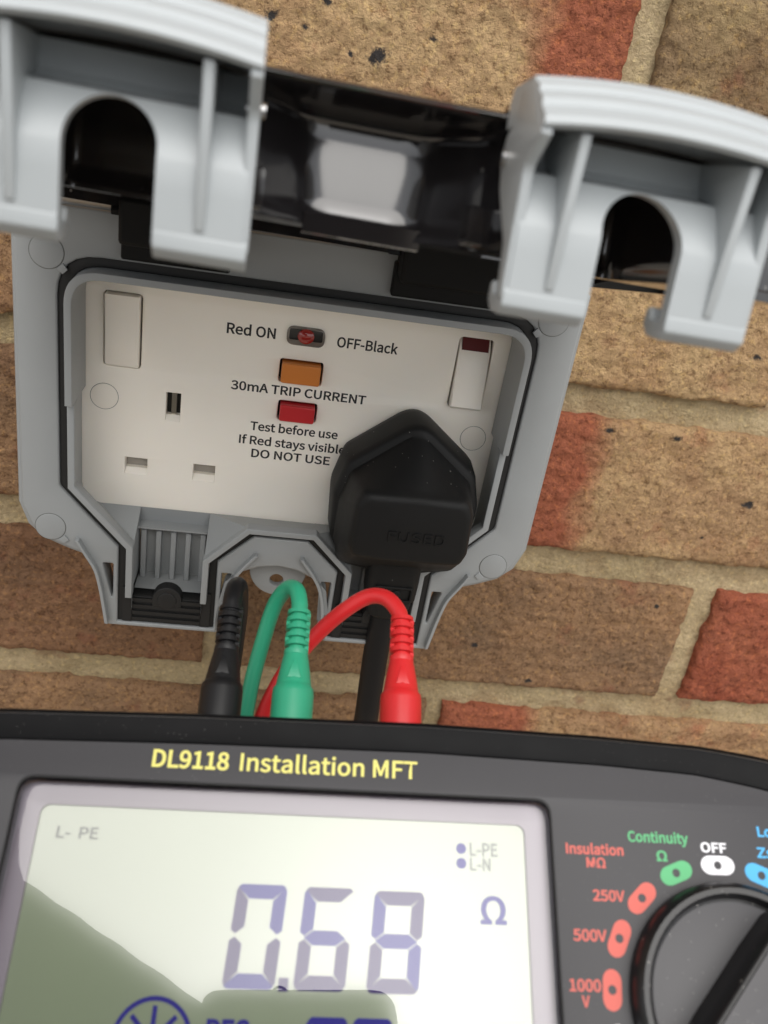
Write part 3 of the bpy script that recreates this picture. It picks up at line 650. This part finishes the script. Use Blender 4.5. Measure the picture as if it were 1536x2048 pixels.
# domed edge; the underside is bonded to the display, so only the outer skin is built
T(finish('window_pane', loft([pr_(0, -2.2), pr_(.03, -.6), pr_(.2, -.1), pr_(.6, .12), pr_(1.5, .26), pr_(3.0, .33), pr_(4.6, .35)], False, True), PANE, None, 60))
def seg7(x0, x1, z0, z1, on, wseg=2.5, slant=.07, mats=None, h=-3.15):
    zm = (z0 + z1) / 2; g = .22; w_ = wseg
    def hseg(z, dirn):      # dirn +1 top, -1 bottom, 0 middle
        if dirn == 1: return [(x0 + .9, z), (x1 - .9, z), (x1 - .2, z - .5), (x1 - w_, z - w_), (x0 + w_, z - w_), (x0 + .2, z - .5)]
        if dirn == -1: return [(x0 + .9, z), (x1 - .9, z), (x1 - .2, z + .5), (x1 - w_, z + w_), (x0 + w_, z + w_), (x0 + .2, z + .5)]
        return [(x0 + .8, z), (x0 + w_, z + w_ / 2), (x1 - w_, z + w_ / 2), (x1 - .8, z), (x1 - w_, z - w_ / 2), (x0 + w_, z - w_ / 2)]
    def vseg(x, sgn, za, zb): # za outer end (top or bottom), zb middle end
        s = 1 if za > zb else -1
        return [(x, za - s * 1.0), (x + sgn * .4, za - s * .55), (x + sgn * (w_ - .1), za - s * (w_ + .25)), (x + sgn * (w_ - .1), zb + s * (w_ / 2 + .2)), (x + sgn * .9, zb + s * .25), (x, zb + s * .9)]
    allS = {'a': hseg(z1, 1), 'd': hseg(z0, -1), 'g': hseg(zm, 0), 'f': vseg(x0, 1, z1, zm), 'b': vseg(x1, -1, z1, zm), 'e': vseg(x0, 1, z0, zm), 'c': vseg(x1, -1, z0, zm)}
    for s in on:
        q = [(x + (z - z0) * slant, z) for x, z in allS[s]]
        T(finish('segment', curve_mesh([q], h - .02, h, XY, 0), (mats or {}).get(s, SEG), None, 0), lcd)
D1 = {k: SEGD for k in 'def'}
seg7(-28.3, -18.9, -24.0, -6.6, 'abcdef', mats={'f': SEGD, 'e': SEGD, 'c': SEGD})
seg7(-15.6, -6.2, -24.0, -6.7, 'acdefg', mats={'a': SEGD, 'd': SEGD, 'e': SEGD, 'c': SEGD})
seg7(-2.4, 7.2, -24.1, -6.9, 'abcdefg', mats={'a': SEGD, 'b': SEGD, 'd': SEGD, 'e': SEGD})
T(finish('decimal_point', curve_mesh([slot(-18.2, -16.4, -24.2, -22.0)], -3.17, -3.15, XY), SEGD, None, 0), lcd)
seg7(-13.6, -6.2, -41, -28.0, 'abcdef', 1.9); seg7(-5.4, 1.8, -41, -28.0, 'abcdef', 1.9)
def TT(s, a0, a1, b, c, m_, parent=None, h=-.22, bold=.0): return T(finish('printed_text', text_mesh(s, a0, a1, b, c, XY, h, bold), m_, None, 0), parent)
TT('Ω', 19, 24.1, -11.9, 4.8, SEG, lcd, -3.15, .01)
for z in (1.3, -1.4): T(finish('marker_dot', curve_mesh([circle(15.5, z, 1.0, 20)], -3.17, -3.15, XY), SEG, None, 0), lcd)
TT('L-PE', 17.2, 22.8, .1, 2.4, SEGF, lcd, -3.15, .01); TT('L-N', 17.2, 21.3, -2.6, 2.3, SEGF, lcd, -3.15, .01)
TT('L-', -62, -59.4, .2, 2.1, SEGF, lcd, -3.15, .01); TT('PE', -57.8, -54.2, .2, 2.1, SEGF, lcd, -3.15, .01)
TT('PFC', -30.2, -22.6, -32.4, 3.7, SEG, lcd, -3.15, .015)
ic = [curve_mesh([circle(-39.4, -32.4, 7.0, 40), circle(-39.4, -32.4, 6.2, 40)], -3.17, -3.15, XY)]
for q in range(8):
    a = math.radians(90 + 45 * q); t = V(math.cos(a), math.sin(a), 0); s_ = V(-t.y, t.x, 0); c_ = V(-39.4, -32.4, 0)
    ic.append(curve_mesh([[tuple((c_ + t * u + s_ * w_).xy) for u, w_ in ((2.2, -.42), (5.5, -.42), (5.5, .42), (2.2, .42))]], -3.17, -3.15, XY))
T(finish('fan_icon', join_mesh(ic), SEG, None, 0), lcd)
# face printing
TT('DL9118', -45.8, -31.0, 13.6, 3.3, YEL, bold=.010); TT('Installation MFT', -28.8, 6.3, 13.6, 3.35, YEL, bold=.006)
TT('Insulation', 35.7, 47.2, .9, 1.9, PRED, bold=.011); TT('MΩ', 39.6, 43.4, -1.5, 1.8, PRED, bold=.01)
TT('Continuity', 48.4, 60.7, 3.6, 1.95, PGREEN, bold=.011); TT('Ω', 53.8, 56.0, .2, 1.9, PGREEN, bold=.011)
TT('OFF', 63.1, 68.4, 2.2, 1.8, PWHITE, bold=.011); TT('250V', 40.3, 46.6, -7.4, 1.9, PRED, bold=.010)
TT('500V', 35.9, 42.4, -14.4, 1.95, PRED, bold=.010); TT('1000', 34.6, 40.5, -22.7, 1.95, PRED, bold=.010); TT('V', 36.7, 38.2, -25.2, 1.8, PRED, bold=.010)
TT('Loop', 75.4, 82, 5.6, 1.9, PBLUE, bold=.011); TT('Zs', 74.6, 78, 1.6, 1.9, PBLUE, bold=.011); TT('Ω', 79.2, 81.4, 1.6, 1.9, PBLUE, bold=.011)
KC = V(66.3, -24.0, 0); 
for i, m_ in enumerate((PWHITE, PRED, PRED, PRED, PGREEN, PWHITE, PBLUE, PBLUE)):
    a = math.radians(90.5 - (i - 5) * 21.4); c_ = KC + V(math.cos(a), math.sin(a), 0) * 23.8; t = V(-math.sin(a), math.cos(a), 0)
    if i == 0: m_ = PWHITE
    r_ = V(math.cos(a), math.sin(a), 0); pts = []
    for sgn, rng_ in ((1, range(-90, 91, 15)), (-1, range(90, 271, 15))):
        for q in rng_:
            qq = math.radians(q); pts.append(tuple((c_ + t * (1.45 * sgn + 1.95 * math.cos(qq)) + r_ * (1.75 * math.sin(qq))).xy))
    T(finish('position_mark', curve_mesh([pts, [tuple((c_ + t * (.8 * math.cos(q)) + r_ * (.8 * math.sin(q))).xy) for q in [2 * math.pi * k_ / 20 for k_ in range(20)]]], -.27, -.21, XY), m_, None, 0))
# rotary dial
def lathe(prof, n=64, c=KC):
    return loft([[(c.x + r_ * math.cos(2 * math.pi * k_ / n), c.y + r_ * math.sin(2 * math.pi * k_ / n), h) for k_ in range(n)] for r_, h in prof])
kn = T(finish('dial', lathe([(20.6, -1), (20.6, 1.6), (20.2, 3.2), (19.4, 4.0), (18.4, 4.0), (17.8, 3.2), (17.6, 2.2), (16.8, 1.9), (2, 1.9)]), KNOB, None, 40))
T(finish('dial_disc', curve_mesh([circle(KC.x, KC.y, 17.2, 64)], 1.2, 2.1, XY, .25), KNOBD), kn)
ang = math.radians(48); t = V(math.cos(ang), math.sin(ang), 0); s_ = V(-t.y, t.x, 0)
gp, gt_ = [], []
for u, f in ((-17.4, .82), (-15, .95), (-8, 1), (0, 1), (8, 1), (15, .95), (17.2, .8)):
    gp.append([tuple(KC + t * u + s_ * (w_ * f) + V(0, 0, h)) for w_, h in ((-6.1, 1.9), (-5.7, 6), (-5.4, 9.6), (-4.9, 10.4), (4.9, 10.4), (5.4, 9.6), (5.7, 6), (6.1, 1.9))])
T(finish('pointer_grip', loft(gp), KNOB, None, 40, .3), kn)  # grip sides in black: the shade on the steep side is put into the colour
gq = [tuple((KC + t * u + s_ * w_).xy) for u, w_ in ((-16.4, -3.9), (-15, -4.3), (15, -4.3), (16.4, -3.9), (16.4, 3.9), (15, 4.3), (-15, 4.3), (-16.4, 3.9))]
T(finish('lit_grip_top', curve_mesh([fillet(gq, 1, 4)], 10.2, 10.75, XY, .15), KNOBD), kn)  # top of the grip painted paler than its shaded sides
for a, m_ in ((-36.3, 'black'), (-19.8, 'green'), (5.6, 'red')):
    T(finish('input_socket', loft([[(a + r_ * math.cos(q), h, -25 + r_ * math.sin(q)) for q in [2 * math.pi * k_ / 28 for k_ in range(28)]] for r_, h in ((7.4, 20), (7.4, 25.9), (7.0, 26.2), (5.4, 26.2), (5.4, 22))]), MFRAME, None, 40))

# ------------------------------------------------------------------ test leads plugged into the top of the tester
def lead(name, lab, a, m_, path_fn, rl=2.05):
    e = bpy.data.objects.new(name, None); col.objects.link(e); e.empty_display_size = .01
    loc = mm @ (V(a, 25, -25) * S); e.location = loc; tag(e, lab, 'test lead', 'test leads in the tester')
    def K(o): o.parent = e; o.matrix_parent_inverse = Matrix.Translation(-loc); return o
    def Wd(x, y, z): return (mm @ (V(x, y, z) * S)) / S
    def lat(prof, n=28): return loft([[Wd(a + r_ * math.cos(2 * math.pi * k_ / n), h, -25 + r_ * math.sin(2 * math.pi * k_ / n)) for k_ in range(n)] for h, r_ in prof])
    K(finish('plug_barrel', lat([(24, 4.9), (36.6, 4.9), (38.0, 4.75), (38.4, 4.35), (39, 4.15), (42, 3.7), (45.6, 3.05), (46.2, 2.9)]), m_, None, 40))
    pr = [(46.0, 2.75)]
    for i in range(5):
        b = 46.4 + i * 2.05; pr += [(b, 2.95), (b + 1.15, 2.88), (b + 1.2, 2.05), (b + 1.95, 2.0)]
    pr += [(56.6, 2.85), (57.6, 2.8), (57.8, 2.3)]
    K(finish('strain_relief', lat(pr), m_, None, 40))
    for q in range(5):     # bridges between the relief's ribs
        b = 46.4 + q * 2.05
        for s in ((1, -1) if q % 2 else (1,)):
            K(finish('relief_bridge', loft([[Wd(a + s * x, b + 1.0 + u, -25 + z) for x, z in ((1.9, -1.2), (2.86, -.9), (2.9, 0), (2.86, .9), (1.9, 1.2))] for u in (0, 1.2)]), m_, None, 30))
    p = [Wd(*q) for q in path_fn(a)]
    K(finish('cable', tube(spline(p, 10), rl, 20), m_, None, 60))
    K(finish('moulded_mark', loft([[Wd(a + x * f, 42.6 + y * f - .6, -25 + 3.62 + .25 * g + (-.13) * (y * f)) for x, y in ((-1.6, -2.2), (1.6, -2.2), (.5, 2.2), (-.5, 2.2))] for f, g in ((1, -1.5), (1, .2), (.85, .6))]), m_, None, 30))
    return e
lead('test_lead', 'black test lead curling away behind its plug on the tester', -36.3, LBLACK,
     lambda a: [(a, 56, -25), (a, 60, -25.3), (a + .2, 64, -27.5), (a + .6, 66.2, -33), (a + .6, 63, -41), (a, 54, -47), (a - 1, 36, -52), (a - 1, 10, -55), (a, -30, -56), (a, -80, -56)], 2.3)
lead('test_lead', 'green test lead looping over beside the red one', -19.8, LGREEN,
     lambda a: [(a, 56, -25), (a - .1, 60, -25.2), (a - 1.2, 64, -26.5), (a - 3.6, 65.6, -30), (a - 6.6, 62.8, -35), (a - 9.2, 54, -41), (a - 11.2, 44, -46), (a - 12.6, 30, -51), (a - 14, 10, -55), (a - 14, -30, -58), (a - 14, -80, -58)])
lead('test_lead', 'red test lead arching to the left across the lower edge of the socket box', 5.6, LRED,
     lambda a: [(a - .2, 56, -25), (a - 1.0, 59.5, -25.2), (a - 4.0, 63.2, -26.2), (a - 8.4, 64.2, -28.4), (a - 14, 61.6, -32), (a - 20, 57.2, -37), (a - 26, 51, -42), (a - 30, 45, -46.5), (a - 33.6, 36, -51), (a - 36, 20, -55), (a - 38, -10, -58), (a - 38, -80, -60)])

# ------------------------------------------------------------------ the phone that takes the picture and an unseen sleeve added for its dark outline (they show mirrored in the display)
pm = Matrix((CR, CU, CB)).transposed().to_4x4(); pm.translation = CAM * S
ph = empty('smartphone', mat=pm); tag(ph, 'dark smartphone held up and mirrored in the tester display', 'phone')
T(finish('body', curve_mesh([rrect(-28, 42, -136, 2.6, 9)], 2.6, 9.8, XY, 1.6, 4), PHONEM), ph)
T(finish('lens', curve_mesh([circle(0, 0, 2.9, 32), circle(0, 0, 2.3, 32)], 1.4, 2.7, XY, .2), PHONEM), ph)
sl = empty('sleeve_silhouette', mat=pm); tag(sl, 'sleeve shape added unseen beside the phone, a dark outline mirrored in the tester display', 'sleeve')
path = spline([V(-14, -50, 21), V(-36, -37, 21), V(-62, -20.5, 22), V(-90, -2, 24), V(-120, 18, 27), V(-160, 44, 32)], 8)
rad = [36 + 5 * i / len(path) + .25 * math.sin(i * 1.3) for i in range(len(path))]
T(finish('cloth', tube(path, rad, 28), SLEEVE, None, 60), sl)
